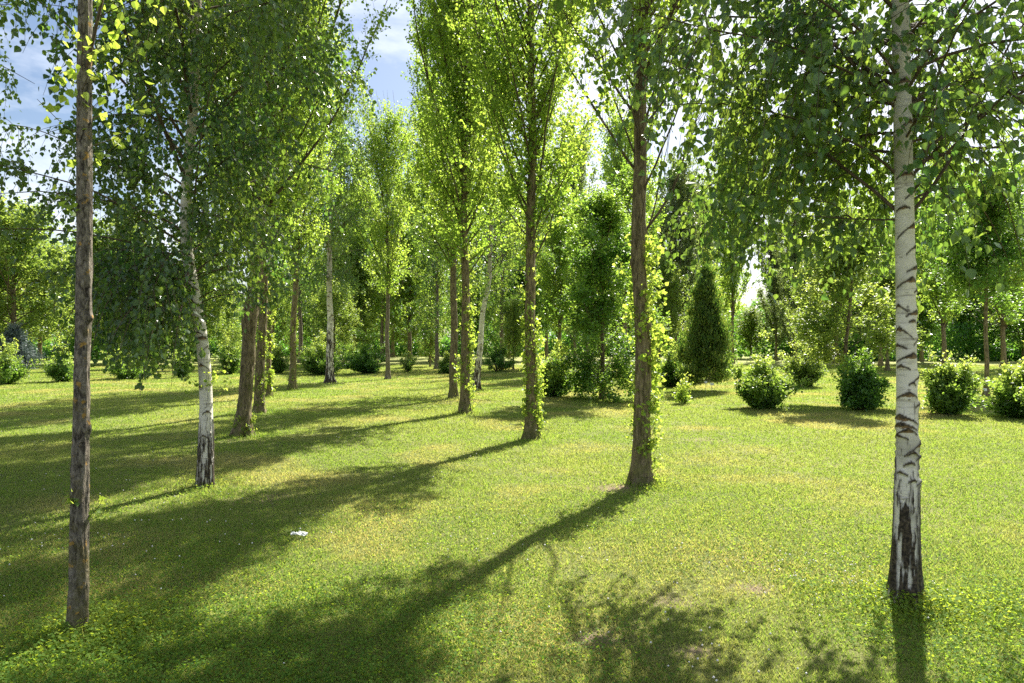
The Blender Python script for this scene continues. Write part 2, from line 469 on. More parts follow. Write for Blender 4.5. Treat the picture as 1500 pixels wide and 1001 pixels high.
# ------------------------------------------------------------------ growing things
TWD, LFD = 1.9, 1.75      # twigs per limb and leaves per twig
class Wood:
    def __init__(s): s.v = []; s.q = []; s.n = 0
    def tubes(s, pts, rad, sides=5):
        """pts (n,m,3), rad (n,m)"""
        n, m, _ = pts.shape
        if n == 0: return
        tan = np.empty_like(pts)
        tan[:, 1:-1] = pts[:, 2:] - pts[:, :-2]; tan[:, 0] = pts[:, 1] - pts[:, 0]; tan[:, -1] = pts[:, -1] - pts[:, -2]
        tan = unit(tan)
        mean = unit(pts[:, -1] - pts[:, 0])
        ref = np.where(np.abs(mean[:, 2:3]) > .8, np.array([[1., 0, 0]]), np.array([[0, 0, 1.]]))[:, None, :]
        a = unit(np.cross(tan, np.broadcast_to(ref, tan.shape)))
        b = np.cross(tan, a)
        ang = np.arange(sides)*2*math.pi/sides
        ring = (a[:, :, None, :]*np.cos(ang)[None, None, :, None] + b[:, :, None, :]*np.sin(ang)[None, None, :, None])
        v = pts[:, :, None, :] + ring*rad[:, :, None, None]
        idx = s.n + np.arange(n*m*sides).reshape(n, m, sides)
        nx = np.roll(idx, -1, axis=2)
        q = np.stack([idx[:, :-1], idx[:, 1:], nx[:, 1:], nx[:, :-1]], -1).reshape(-1, 4)
        s.v.append(v.reshape(-1, 3)); s.q.append(q); s.n += n*m*sides
    def mesh(s, name):
        return make_mesh(name, np.concatenate(s.v), quads=np.concatenate(s.q), smooth=True)

def grow(rng, P0, D0, L, nseg, up=0.0, noise=.1, droop=0.0):
    pts = [P0]; d = unit(D0); p = P0
    st = (L/nseg)[:, None]
    for k in range(nseg):
        d = unit(d + np.array([0, 0, up/nseg]) - np.array([0, 0, droop/nseg]) + rng.normal(size=d.shape)*noise)
        p = p + d*st
        pts.append(p)
    return np.stack(pts, 1)

def sample(pts, t):
    """pts (n,m,3), t (n,k) in 0..1 -> points and tangents (n,k,3)"""
    n, m, _ = pts.shape
    f = t*(m-1); i = np.clip(f.astype(int), 0, m-2); w = (f-i)[..., None]
    r = np.arange(n)[:, None]
    a, b = pts[r, i], pts[r, i+1]
    return a*(1-w) + b*w, unit(b-a)

def leaf_mesh(name, P, A, Nn, S, tint, fine=True, wide=.8, fold=.25, cup=0.0):
    """P stalk end, A axis towards the tip, Nn leaf normal, S length"""
    A = unit(A); B = unit(np.cross(Nn, A)); Nn = np.cross(A, B)
    S = S[:, None]
    n = len(P)
    if fine:
        W = S*wide*.5
        l1 = P + A*S*.12 - B*W*.78 + Nn*W*fold*.7
        l2 = P + A*S*.40 - B*W*.98 + Nn*W*fold
        r2 = P + A*S*.40 + B*W*.98 + Nn*W*fold
        r1 = P + A*S*.12 + B*W*.78 + Nn*W*fold*.7
        t = P + A*S - Nn*S*cup
        v = np.stack([P, l1, l2, t, r2, r1], 1).reshape(-1, 3)
        i = np.arange(n)[:, None]*6
        q = np.concatenate([i + np.array([[0, 3, 2, 1]]), i + np.array([[0, 5, 4, 3]])])
        return make_mesh(name, v, quads=q, attrs={'tint': np.repeat(tint, 6)})
    W = S*wide*.5
    v = np.stack([P, P + A*S*.42 - B*W, P + A*S, P + A*S*.42 + B*W], 1).reshape(-1, 3)
    q = np.arange(n*4).reshape(-1, 4)
    return make_mesh(name, v, quads=q, attrs={'tint': np.repeat(tint, 4)})

def trunk_line(ctrl, H, rng, m=40, wob=.02):
    """ctrl: list of (height, dx, dy). Returns points up to H"""
    c = np.array(ctrl, float)
    if c[-1, 0] < H:
        k = c[-1] - c[-2] if len(c) > 1 else np.array([1, 0, 0.])
        s = (H - c[-1, 0])/max(k[0], .01)
        c = np.vstack([c, [H, c[-1, 1] + k[1]*s*.35, c[-1, 2] + k[2]*s*.35]])
    hs = np.linspace(0, 1, m)**1.0*H
    x = np.interp(hs, c[:, 0], c[:, 1]); y = np.interp(hs, c[:, 0], c[:, 2])
    ker = np.array([1, 2, 3, 2, 1])/9.
    for _ in range(2):
        x = np.convolve(np.pad(x, 2, mode='edge'), ker, 'valid'); y = np.convolve(np.pad(y, 2, mode='edge'), ker, 'valid')
    ph = rng.random(4)*6.28
    w = np.clip(hs/1.5, 0, 1)*wob
    x = x + w*(np.sin(hs*1.3+ph[0]) + .5*np.sin(hs*3.1+ph[1])); y = y + w*(np.sin(hs*1.1+ph[2]) + .5*np.sin(hs*2.7+ph[3]))
    return np.stack([x, y, hs], -1)

def trunk_mesh(name, line, H, r0, rtop, seed, sides=40, rows=400, birch=None, flare=.65, rough=.10, vis=None, bulges=()):
    """a trunk with real furrows; birch = list of branch scars (height, angle, half width)"""
    hs = np.concatenate([np.linspace(-.12, vis or H, rows), np.linspace((vis or H)+.05, H, 50)]) if vis and vis < H else np.linspace(-.12, H, rows)
    th = np.linspace(0, 2*math.pi, sides+1)[:-1]
    Hh, T = np.meshgrid(hs, th, indexing='ij')
    cx = np.interp(hs, line[:, 2], line[:, 0])[:, None]; cy = np.interp(hs, line[:, 2], line[:, 1])[:, None]
    rr = np.interp(hs, [-.2, H], [r0, rtop])
    rr = rtop + (r0-rtop)*np.clip(1-hs/H, 0, 1.02)**.85
    fl = flare*np.exp(-np.clip(hs, 0, 9)/.16) + .12*np.exp(-np.clip(hs, 0, 9)/.6)
    rad = rr[:, None]*(1 + fl[:, None]*(.55 + .9*vnoise(np.cos(T)*2.2+5, np.sin(T)*2.2, seed, seed) + .35*np.cos(5*T+seed)))
    cA, sA = np.cos(T), np.sin(T)
    att = {}
    if birch is not None:
        base_h, scars = birch
        wv = .25*vnoise(cA*3, sA*3, Hh*9, seed+2)
        fz = fbm(cA*4.2+seed+wv, sA*4.2+wv, Hh*6.0, seed, 4)                  # vertical furrows
        f2 = fbm(cA*9+seed, sA*9, Hh*14, seed+9, 3)
        lim = np.clip(Hh/base_h, -.2, 2.5)
        thr = np.interp(lim, [0, .15, .6, .85, 1.3], [.34, .415, .45, .54, .70])
        mk = np.clip(((fz*.60+f2*.40) - thr)*14, 0, 1)
        mk = np.where(Hh > base_h*1.35, 0, mk)
        br = np.zeros_like(mk)
        for (h, a, w) in scars:
            w = w*1.4
            da = (T - a + math.pi) % (2*math.pi) - math.pi
            u = da*rr[:, None]; v = Hh - h
            j = (vnoise(u*160, v*160, h*9, seed)-.5)*.010
            arch = v + np.abs(u + w*.25*math.sin(h*57))*(.72 + .25*math.sin(h*91)) + j
            line_ = np.exp(-(arch/.0085)**2) * (np.abs(u) < w)
            blob = ((arch < 0) & (v > -w*.42 + j) & (np.abs(u) < w*.62 + j)).astype(float)
            eye = np.exp(-((u/.55)**2 + ((v+w*.18)/.3)**2)/(w*w*.22))
            mk = np.maximum(mk, np.maximum(line_, np.clip(eye*2.2-.55, 0, 1)*blob))
            br = np.maximum(br, blob)
            rad = rad + .010*np.exp(-(u**2+(v+w*.2)**2)/(w*w*.3))
        # thin lenticel bands
        lent = vnoise(T*1.6, Hh*34, 0, seed+4) ; l2 = vnoise(T*2.3, Hh*110, 3, seed+5)
        band = np.clip((lent-.84)*9, 0, 1)*np.clip((l2-.45)*5, 0, 1)
        mk = np.maximum(mk, band*.8)
        att = {'mark': mk.ravel(), 'brown': br.ravel()}
        rad = rad + (mk*.012 + (f2-.5)*.006*mk)*np.clip(1.6-Hh/base_h, 0, 1)
    else:
        fz = fbm(cA*r0*24+seed, sA*r0*24, Hh*3.2, seed, 4)
        rg = 1 - np.abs(fz*2-1)*2.2
        f2 = fbm(cA*5+seed, sA*5, Hh*5, seed+3, 4)
        amt = rough*np.clip(1.35 - Hh/3.6, .25, 1.2)
        rad = rad*(1 + amt*(rg-.6) + rough*.9*(f2-.5))
    for (h, a, w, amp) in bulges:
        da = (T - a + math.pi) % (2*math.pi) - math.pi
        rad = rad + amp*np.exp(-((da*rr[:, None])**2 + (Hh-h)**2)/(w*w))
    v = np.stack([cx + cA*rad, cy + sA*rad, Hh], -1).reshape(-1, 3)
    nr = len(hs)
    i, j = np.meshgrid(np.arange(nr-1), np.arange(sides), indexing='ij')
    j2 = (j+1) % sides
    q = np.stack([i*sides+j, i*sides+j2, (i+1)*sides+j2, (i+1)*sides+j], -1).reshape(-1, 4)
    me = make_mesh(name, v, quads=q, attrs=att, smooth=True)
    return me

def tri_scatter(rng, seg, t, kperp, up):
    """directions leaving a branch: mix of tangent, random sideways and up"""
    rnd = rng.normal(size=t.shape)
    side = unit(rnd - (rnd*t).sum(-1, keepdims=True)*t)
    return unit(t*seg + side*kperp + np.array([0, 0, up]))

def crown(rng, line, H, hb, Rr, kind, nl, tw_gap, leaf, lf_gap, fine, spread=None, rtrunk=.06, low_droop=None,
          env=None, leafmin=None, tint_bias=0.0, extra=None, twig_len=None, lod_tubes=True, gapf=1.3, gapt=.445, lf_scale=.88):
    """limbs, twigs and leaves for one tree. Returns wood, leaf arrays."""
    W = Wood()
    i = np.arange(nl)
    rel = ((i + rng.random(nl))/nl)
    h = hb + (H-hb)*rel*.97
    az = i*2.39996 + rng.normal(size=nl)*.35
    if kind == 'poplar':
        inc = R(37) - R(8)*rel + rng.normal(size=nl)*R(8)
        e = np.interp(rel, [0, .12, .5, .8, 1], [.80, 1.0, 1.0, .72, .3])
        L = Rr*1.35*e/np.sin(inc)*(.7+.5*rng.random(nl))
        up, nz, dr = .75, .05, 0
    elif kind == 'birch':
        inc = R(52) + rng.normal(size=nl)*R(10) - R(18)*rel
        e = np.interp(rel, [0, .15, .45, .8, 1], [.75, 1.0, .95, .6, .2])
        L = Rr*e/np.sin(inc)*(.8+.4*rng.random(nl))
        up, nz, dr = 0, .07, .75
    else:      # broad
        inc = R(62) + rng.normal(size=nl)*R(10) - R(25)*rel
        e = np.interp(rel, [0, .2, .5, .8, 1], [.8, 1.0, .95, .65, .25])
        L = Rr*e/np.sin(inc)*(.75+.45*rng.random(nl))
        up, nz, dr = .3, .09, 0
    if env is not None: L = L*env(rel, az)
    P0 = np.stack([np.interp(h, line[:, 2], line[:, 0]), np.interp(h, line[:, 2], line[:, 1]), h], -1)
    D0 = np.stack([np.sin(inc)*np.cos(az), np.sin(inc)*np.sin(az), np.cos(inc)], -1)
    limbs = grow(rng, P0, D0, L, 10, up, nz, dr)
    if extra is not None:
        el = np.array([grow(rng, np.array([p]), np.array([d]), np.array([l]), 10, u, .04, 0)[0] for p, d, l, u in extra])
        limbs = np.concatenate([limbs, el]); L = np.concatenate([L, [x[2] for x in extra]])
        nl = len(limbs)
    rl = ((.004 + .0042*L) if kind != 'birch' else (.004 + .0038*L))[:, None]*np.linspace(1, .18, 11)[None]*(rtrunk/.06)
    W.tubes(limbs, rl, 5)
    # twigs
    kt = max(3, int(np.max(L)/tw_gap*TWD))
    t = (np.arange(kt)[None] + rng.random((nl, kt)))/kt
    ok = (rng.random((nl, kt)) < (L/np.max(L))[:, None]*1.15) & (t > .10)
    P, T = sample(limbs, t)
    ok &= fbm(P[..., 0]*gapf, P[..., 1]*gapf, P[..., 2]*gapf, 17, 2) > gapt
    P, T, tt = P[ok], T[ok], t[ok]
    nt = len(P)
    if kind == 'poplar':
        D = tri_scatter(rng, .55, T, .8, .15)
        tl = (.22 + .75*rng.random(nt))*(1.1-.45*tt)*(twig_len or 1.0)
        tw = grow(rng, P, D, tl, 4, .35, .10, 0)
    elif kind == 'birch':
        D = tri_scatter(rng, .5, T, .75, .0)
        tl = (.35 + .9*rng.random(nt))*(1.15-.4*tt)*(twig_len or 1.0)
        tw = grow(rng, P, D, tl, 7, 0, .08, 2.6)
    else:
        D = tri_scatter(rng, .6, T, .75, .12)
        tl = (.18 + .45*rng.random(nt))*(1.1-.5*tt)*(twig_len or 1.0)*Rr/1.3
        tw = grow(rng, P, D, tl, 4, .0, .12, .35)
    if low_droop is not None:
        lim = low_droop(tw[:, 0, 0], tw[:, 0, 1]) + .35*(rng.random(nt)-.5)
        f = (tw[:, 0, 2]-lim)/np.maximum(tw[:, 0, 2]-tw[:, -1, 2], .05)
        keep = f > .12
        f = np.clip(f, 0, 1)[keep]
        tw, tl, nt = tw[keep], tl[keep]*f, int(keep.sum())
        tw = tw[:, :1] + (tw-tw[:, :1])*f[:, None, None]
    m = tw.shape[1]
    if lod_tubes:
        W.tubes(tw, np.full((nt, 1), .0032)*np.linspace(1, .45, m)[None]*(1.0 if fine else 1.6), 3)
    # leaves
    kl = max(2, int(np.max(tl)/lf_gap*LFD*lf_scale))
    u = (np.arange(kl)[None] + rng.random((nt, kl)))/kl
    ok = rng.random((nt, kl)) < (tl/np.max(tl))[:, None]
    Q, TQ = sample(tw, u)
    Q, TQ = Q[ok], TQ[ok]
    # leaves along the thin outer limbs too
    n = len(Q)
    if kind == 'birch':
        A = unit(rng.normal(size=(n, 3))*.55 + np.array([0, 0, -.9]) + TQ*.25)
        off = rng.normal(size=(n, 3))*leaf*.45 + np.array([0, 0, -leaf*.25])
    elif kind == 'poplar':
        A = unit(rng.normal(size=(n, 3))*.75 + np.array([0, 0, -.35]))
        off = rng.normal(size=(n, 3))*leaf*.6
    else:
        A = unit(rng.normal(size=(n, 3))*[.8, .8, .35] + np.array([0, 0, -.15]) + TQ*.4)
        off = rng.normal(size=(n, 3))*leaf*.55
    if kind in ('birch', 'poplar'):
        Nn = rng.normal(size=(n, 3))
    else:
        Nn = rng.normal(size=(n, 3))*.6 + np.array([0, 0, 1])
    S = leaf*(.6 + .6*rng.random(n))
    grp = vnoise(Q[:, 0]*1.6, Q[:, 1]*1.6, Q[:, 2]*1.6, 3)
    tint = np.clip(.35*rng.random(n) + .75*(grp-.25) + tint_bias, 0, 1)
    if leafmin is not None:
        k = leafmin(Q)
        Q, off, A, Nn, S, tint = Q[k], off[k], A[k], Nn[k], S[k], tint[k]
    return W, (Q+off, A, Nn, S, tint)

def shoots(rng, line, r_at, h0, h1, n, leaf, side=None, out=.14, length=.35):
    """leafy little shoots on the stem (bright, low on the trunk)"""
    h = h0 + (h1-h0)*rng.random(n)
    az = rng.random(n)*2*math.pi if side is None else side + rng.normal(size=n)*.9
    P0 = np.stack([np.interp(h, line[:, 2], line[:, 0]) + np.cos(az)*r_at(h)*.9, np.interp(h, line[:, 2], line[:, 1]) + np.sin(az)*r_at(h)*.9, h], -1)
    D0 = np.stack([np.cos(az), np.sin(az), .4 + 0*az], -1)
    tw = grow(rng, P0, D0, out + length*rng.random(n)*.5, 4, .9, .15, 0)
    k = 12
    u = rng.random((n, k))
    Q, T = sample(tw, u)
    Q = Q.reshape(-1, 3); m = len(Q)
    Q = Q + rng.normal(size=(m, 3))*leaf*.45
    A = unit(rng.normal(size=(m, 3)) + np.array([0, 0, -.3]))
    return tw, (Q, A, rng.normal(size=(m, 3)), leaf*(.5+.7*rng.random(m)), rng.random(m)*.7)

GROUPS = {}
def tree(name, label, base, H, hb, Rr, kind, r0, seed, bark, leafmat, ctrl=((0, 0, 0), (3, 0, 0)), nl=70, tw_gap=.14, leaf=.055, lf_gap=.035,
         fine=True, sides=24, rows=120, birch=None, vis=None, group=None, shoot=None, wob=.02, flare=.65, rough=.10, bulges=(), rtop=None, **kw):
    rng = np.random.default_rng(seed)
    t = thing(name, label, 'tree', (base[0], base[1], float(ground_h(base[0], base[1]))), group)
    line = trunk_line(ctrl, H, rng, 60, wob)
    me = trunk_mesh("trunk", line, H, r0, rtop or .018, seed, sides, rows, birch, vis=vis, flare=flare, rough=rough, bulges=bulges)
    link("trunk", me, M[bark], t)
    W, lv = crown(rng, line, H, hb, Rr, kind, nl, tw_gap, leaf, lf_gap, fine, rtrunk=r0*.55 + .02, **kw)
    if shoot:
        ra = lambda h: .018 + (r0-.018)*np.clip(1-h/H, 0, 1)**.85
        tws, lvs = [], []
        for (h0, h1, n, lf, sd, out, ln) in shoot:
            tw, l = shoots(rng, line, ra, h0, h1, n, lf, sd, out, ln); tws.append(tw); lvs.append(l)
        tw = np.concatenate(tws)
        W.tubes(tw, np.full((len(tw), 1), .0028)*np.linspace(1, .5, 5)[None], 3)
        cat = [np.concatenate([l[k] for l in lvs]) for k in range(5)]
        link("shoot_leaves", leaf_mesh("shoot_leaves", *cat, fine=True, wide=.9), M['bright_leaf'], t)
    link("branches", W.mesh("branches"), M['twig'], t)
    link("crown", leaf_mesh("crown", *lv, fine=fine, wide=.85 if kind != 'broad' else .7), M[leafmat], t)
    return t

# ================================================================== the trees near by
B_ = R(-90)     # angle on a trunk that faces the camera

# --- slim tree with lichen, close at the left
xA = spot(113, dist(930))
TUFTS += [(xA[0]+.05, xA[1]+.05, .38, .8)]
tree("slim_tree", "slim grey-brown tree with orange lichen and flaky bark, nearest trunk on the lawn's left", xA, 8.5, 2.95, 1.0, 'poplar', .042, 101,
     'bark_cherry', 'poplar_leaf', ctrl=((0, 0, 0), (.5, .012, 0), (1.0, .02, 0), (1.6, .018, 0), (2.4, .04, 0), (3.6, .05, 0)), nl=26, tw_gap=.22, leaf=.05,
     sides=64, rows=700, vis=3.8, flare=.25, rough=.2, rtop=.02, wob=.006,
     bulges=((1.72, 0.0, .02, .015), (.9, 3.0, .03, .008), (1.12, 0.0, .03, .010)),
     shoot=[(2.2, 3.4, 9, .045, None, .10, .3), (.62, .75, 2, .035, None, .08, .1), (2.6, 3.3, 8, .048, .2, .25, .5)])

# --- leaning birch
yB = dist(712); xB = spot(300, yB)
k = yB/F
TUFTS += [(xB[0], xB[1], .45, .5)]
ctrlB = tuple((CAM_H - (py-HOR)*k, (px-300)*k, 0) for px, py in ((300, 712), (303, 600), (299, 510), (289, 450), (277, 395), (270, 340), (275, 250), (283, 170), (288, 100), (290, -50)))
scB = [(CAM_H-(py-HOR)*k, B_ + a, w) for py, a, w in ((440, .1, .05), (462, -.5, .045), (485, .1, .03), (420, .2, .06), (492, .3, .06), (506, 1.1, .03), (532, 0.2, .05), (565, -.6, .03), (600, .5, .035), (635, .2, .03), (395, .0, .06), (370, .2, .05))]
def droopB(x, y): return np.where(x < -.0, 1.12 + .55*vnoise(x*2.2, y*2.2, 0, 3), 1.95 + .35*vnoise(x*3, y*3, 0, 4)) - .0
rx = np.random.default_rng(9)
extraB = []
for _i in range(17):
    _a = R(140 + 160*rx.random()); _h = 1.95 + .5*rx.random()
    extraB.append((np.array([-.12, 0, _h]), np.array([math.cos(_a), math.sin(_a), .55 + .25*rx.random()]), 1.0 + 1.1*rx.random(), -2.6))
for _i in range(3):
    _a = R(-20 + 40*rx.random())
    extraB.append((np.array([-.12, 0, 2.0 + .3*rx.random()]), np.array([math.cos(_a), math.sin(_a), .7]), .9, -1.5))
tree("birch_tree", "leaning white birch with long drooping leafy twigs hanging almost to the lawn", xB, 9.5, 1.95, 2.3, 'birch', .070, 202, 'birch', 'birch_leaf',
     ctrl=ctrlB, nl=84, tw_gap=.115, leaf=.060, lf_gap=.030, sides=96, rows=700, vis=4.2, birch=(.80, scB), flare=.25, wob=.0, rtop=.02, low_droop=droopB,
     shoot=[(.9, 1.3, 7, .045, 0.0, .22, .3)], tint_bias=-.05, extra=extraB, lf_scale=.56, gapt=.455, gapf=1.6, env=lambda rel, az: 1 - .48*np.clip(np.cos(az), 0, 1))

# --- right-hand birch
yN = dist(884); xN = spot(1326, yN)
k = yN/F
TUFTS += [(xN[0]+.05, xN[1]-.05, .30, .9), (xN[0]-.5, xN[1]+.15, .25, .3), (xN[0]+.5, xN[1]-.1, .3, .35)]
ctrlN = tuple((CAM_H - (py-HOR)*k, (px-1327)*k, 0) for px, py in ((1327, 884), (1330, 760), (1330, 600), (1328, 480), (1326, 330), (1322, 150), (1318, 0), (1316, -200)))
scN = [(CAM_H-(py-HOR)*k, B_ + a, w) for py, a, w in ((330, .05, .055), (362, .5, .035), (390, .9, .05), (408, -.15, .055), (447, -1.1, .03), (456, .75, .05), (480, -.9, .045), (494, 1.1, .035), (518, -.25, .055), (549, .9, .05), (574, -.55, .05), (590, 1.2, .035),
      (607, -.8, .06), (618, -.95, .06), (626, -.7, .05), (645, .85, .065), (675, -.3, .022), (690, -.9, .02), (700, 0, .018), (703, 1.1, .03), (305, -.7, .03), (280, .6, .04), (425, 1.2, .03), (470, .2, .018), (505, -1.2, .03), (535, -.9, .03), (560, .1, .016), (636, -1.1, .03), (660, .1, .025), (667, 1.1, .03), (255, -.2, .045), (180, .4, .04), (120, -.4, .05))]
def droopN(x, y): return np.where(x < -.15, 2.0 + .35*vnoise(x*2.5, y*2.5, 0, 13), 1.72 + .45*vnoise(x*2.5, y*2.5, 0, 14))
extraN = [(np.array([0, 0, 2.32]), np.array([-1, .25, .10]), .75, 0.0), (np.array([0, 0, 3.0]), np.array([-1, -.1, .75]), 1.9, -.6), (np.array([0, 0, 2.9]), np.array([1, .1, .55]), 1.6, -.3)]
for _i in range(6):
    _a = R(75 + 50*rx.random())
    extraN.append((np.array([0, 0, 2.5 + 1.0*rx.random()]), np.array([math.cos(_a), math.sin(_a), .55]), 1.9 + .7*rx.random(), -.9))
for _i in range(12):
    _a = R(-30 + 100*rx.random())
    extraN.append((np.array([0, 0, 2.4 + 1.1*rx.random()]), np.array([math.cos(_a), math.sin(_a), .6]), 1.3 + 1.1*rx.random(), -1.7))
tree("birch_tree", "white birch with black eye-shaped scars and cracked dark base, thickest trunk in sight", xN, 8.5, 2.25, 1.9, 'birch', .0605, 303, 'birch', 'birch_leaf',
     ctrl=ctrlN, nl=82, tw_gap=.12, leaf=.058, lf_gap=.040, sides=128, rows=1000, vis=3.9, birch=(.95, scN), flare=.55, wob=.0, rtop=.025, low_droop=droopN, extra=extraN,
     tint_bias=-.02,gapt=.49, gapf=1.7, lf_scale=.66, env=lambda rel, az: np.where(np.cos(az - R(-90)) > .5, .8, 1.0)*(1 + .38*np.clip(np.cos(az - R(98)), 0, 1)**2)*(1 - .22*np.clip(np.cos(az - R(190)), 0, 1)))

# --- the two rows of poplars
def poplar(label, px, py, w, H, hb, Rr, seed, lean=0., nl=80, leaf=.055, lf_gap=.035, tw_gap=.13, fine=True, rows=420, sides=48, shoot=None, tb=0., bulges=(), tuft=.35, extra=None, bark='bark', **kw):
    y = dist(py); p = spot(px, y)
    if tuft: TUFTS.append((p[0]+.05, p[1]-.05, tuft, .8))
    return tree("poplar_tree", label, p, H, hb, Rr, 'poplar', w*y/F/2*.80, seed, bark, 'poplar_leaf', ctrl=((0, 0, 0), (hb, lean*hb, 0), (hb+3, lean*(hb+3), 0)),
         nl=nl, tw_gap=tw_gap, leaf=leaf, lf_gap=lf_gap, fine=fine, sides=sides, rows=rows, vis=8.0, group="poplars planted in rows across the lawn", shoot=shoot, tint_bias=tb, bulges=bulges, extra=extra, **kw)

poplar("poplar with a strip of bright yellow-green shoots up one side, nearest of the rows", 940, 708, 31, 10.5, 2.6, 1.2, 11, lean=-.003, nl=78, leaf=.06, rows=600, sides=72,
       shoot=[(.0, .55, 34, .04, 0.3, .10, .2), (.5, 2.7, 120, .052, 0.1, .14, .35), (.2, 2.0, 20, .035, 3.1, .08, .15), (1.6, 1.9, 6, .045, 3.1, .14, .2)],
       bulges=((2.78, 0.1, .08, .03), (2.45, 3.1, .05, .02), (1.75, 0.2, .07, .02), (1.1, 0.3, .05, .015)),
       extra=[(np.array([0.05, 0, 2.82]), np.array([.8, 0, .9]), 2.4, .35), (np.array([0, .0, 3.4]), np.array([-.75, .1, .85]), 2.6, .3), (np.array([0, .0, 4.0]), np.array([-.8, -.2, .9]), 2.0, .4)],
       env=lambda rel, az: np.interp(rel, [0, .12, .25, .6, 1], [.45, .6, 1.1, 1.4, 1.3])*(1 + .40*np.cos(az+.4)), gapt=.465, gapf=.95,
       leafmin=lambda Q: (np.hypot(Q[:, 0]+.0, Q[:, 1]) > .32) & ((Q[:, 2] > 5.9) | (vnoise(Q[:, 0]*2.5, Q[:, 1]*2.5, Q[:, 2]*2.5, 91) > .46)))
poplar("straight poplar with leafy shoots clinging up its lower trunk, second in the nearer row", 778, 643, 21, 11.5, 2.75, 1.2, 12, nl=90,
       shoot=[(.0, 1.9, 120, .045, None, .06, .12), (.1, 1.7, 60, .05, 0.0, .12, .25), (2.0, 3.2, 22, .05, None, .08, .2)])
poplar("poplar with ivy-like shoots on its trunk, front one of the close pair mid-lawn", 681, 606, 17, 12.5, 2.9, 1.35, 13, nl=90, leaf=.06,
       shoot=[(.0, 2.2, 90, .05, 0.2, .12, .2), (.6, 1.2, 12, .06, 3.1, .16, .2), (2.2, 3.6, 30, .05, None, .1, .2)])
poplar("plain brown poplar trunk standing just behind its ivy-sided partner mid-lawn", 664, 585, 14, 12.5, 3.0, 1.2, 14, nl=80, leaf=.065, lf_gap=.045)
poplar("thick dark poplar with a swollen knee low on its trunk, beside the leaning birch", 355, 640, 24, 11.5, 2.75, 1.6, 15, lean=.075, nl=90,
       bulges=((1.95, 3.1, .25, .05), (1.3, 0, .2, .02)), shoot=[(.05, .3, 22, .04, None, .1, .15), (2.2, 3.1, 18, .045, None, .08, .2)])
poplar("dark poplar with mossy trunk, second behind the leaning birch", 379, 605, 17, 12.0, 2.9, 1.5, 16, lean=.04, nl=90, leaf=.06,
       shoot=[(.0, 2.8, 60, .05, None, .08, .12)])
poplar("thin poplar stem wrapped in small leaves, tucked close behind the dark mossy poplar", 394, 582, 9, 11.5, 3.0, 1.35, 17, nl=70, leaf=.065, lf_gap=.045,
       shoot=[(.0, 3.0, 110, .055, None, .08, .15)])
poplar("lone straight brown poplar between the dark poplars and the black-and-white birch", 428, 571, 11.5, 12.5, 3.2, 1.35, 18, lean=.03, nl=75, leaf=.068, lf_gap=.048,
       shoot=[(.0, 2.4, 50, .055, None, .08, .12)])
# slim light tree and two birches behind
poplar("slender pale-trunked tree with a pointed open top against the sky", 568, 556, 8, 10.4, 2.7, 1.3, 19, nl=60, leaf=.075, lf_gap=.055, tuft=0, bark='bark_smooth', tb=.05)

def birch(label, px, py, w, H, hb, Rr, seed, ctrl=((0, 0, 0), (3, 0, 0)), base_h=1.8, **kw):
    y = dist(py); p = spot(px, y)
    rg = np.random.default_rng(seed)
    sc = [(h, rg.random()*6.28, .05 + .03*rg.random()) for h in np.arange(.8, 5, .17)]
    TUFTS.append((p[0], p[1], .4, .5))
    return tree("birch_tree", label, p, H, hb, Rr, 'birch', w*y/F/2*.85, seed, 'birch', 'birch_leaf', ctrl=ctrl, sides=48, rows=420, vis=7., birch=(base_h, sc), group="birches scattered in the park", low_droop=kw.pop('low', None), **kw)
birch("straight birch with black and white cracked bark, standing before the rounded hornbeam bushes", 483, 561, 12, 11.0, 3.4, 1.6, 31, nl=60, tw_gap=.2, leaf=.07, lf_gap=.055, base_h=2.4)
birch("slim leaning white birch beside the close pair of poplars", 697, 572, 10, 9.5, 3.0, 1.7, 32, ctrl=((0, 0, 0), (1.4, .12, 0), (2.6, .26, 0), (3.3, .42, 0), (4.5, .45, 0)), nl=55, tw_gap=.2, leaf=.07, lf_gap=.055, base_h=1.4)
birch("birch whose drooping crown hangs in at the left border", -330, 665, 26, 9.5, 2.2, 2.5, 33, nl=60, tw_gap=.15, leaf=.065, lf_gap=.045, lf_scale=.7, gapt=.44, env=lambda rel, az: np.where(np.abs(np.cos(az)) > .9, .8, 1.0))

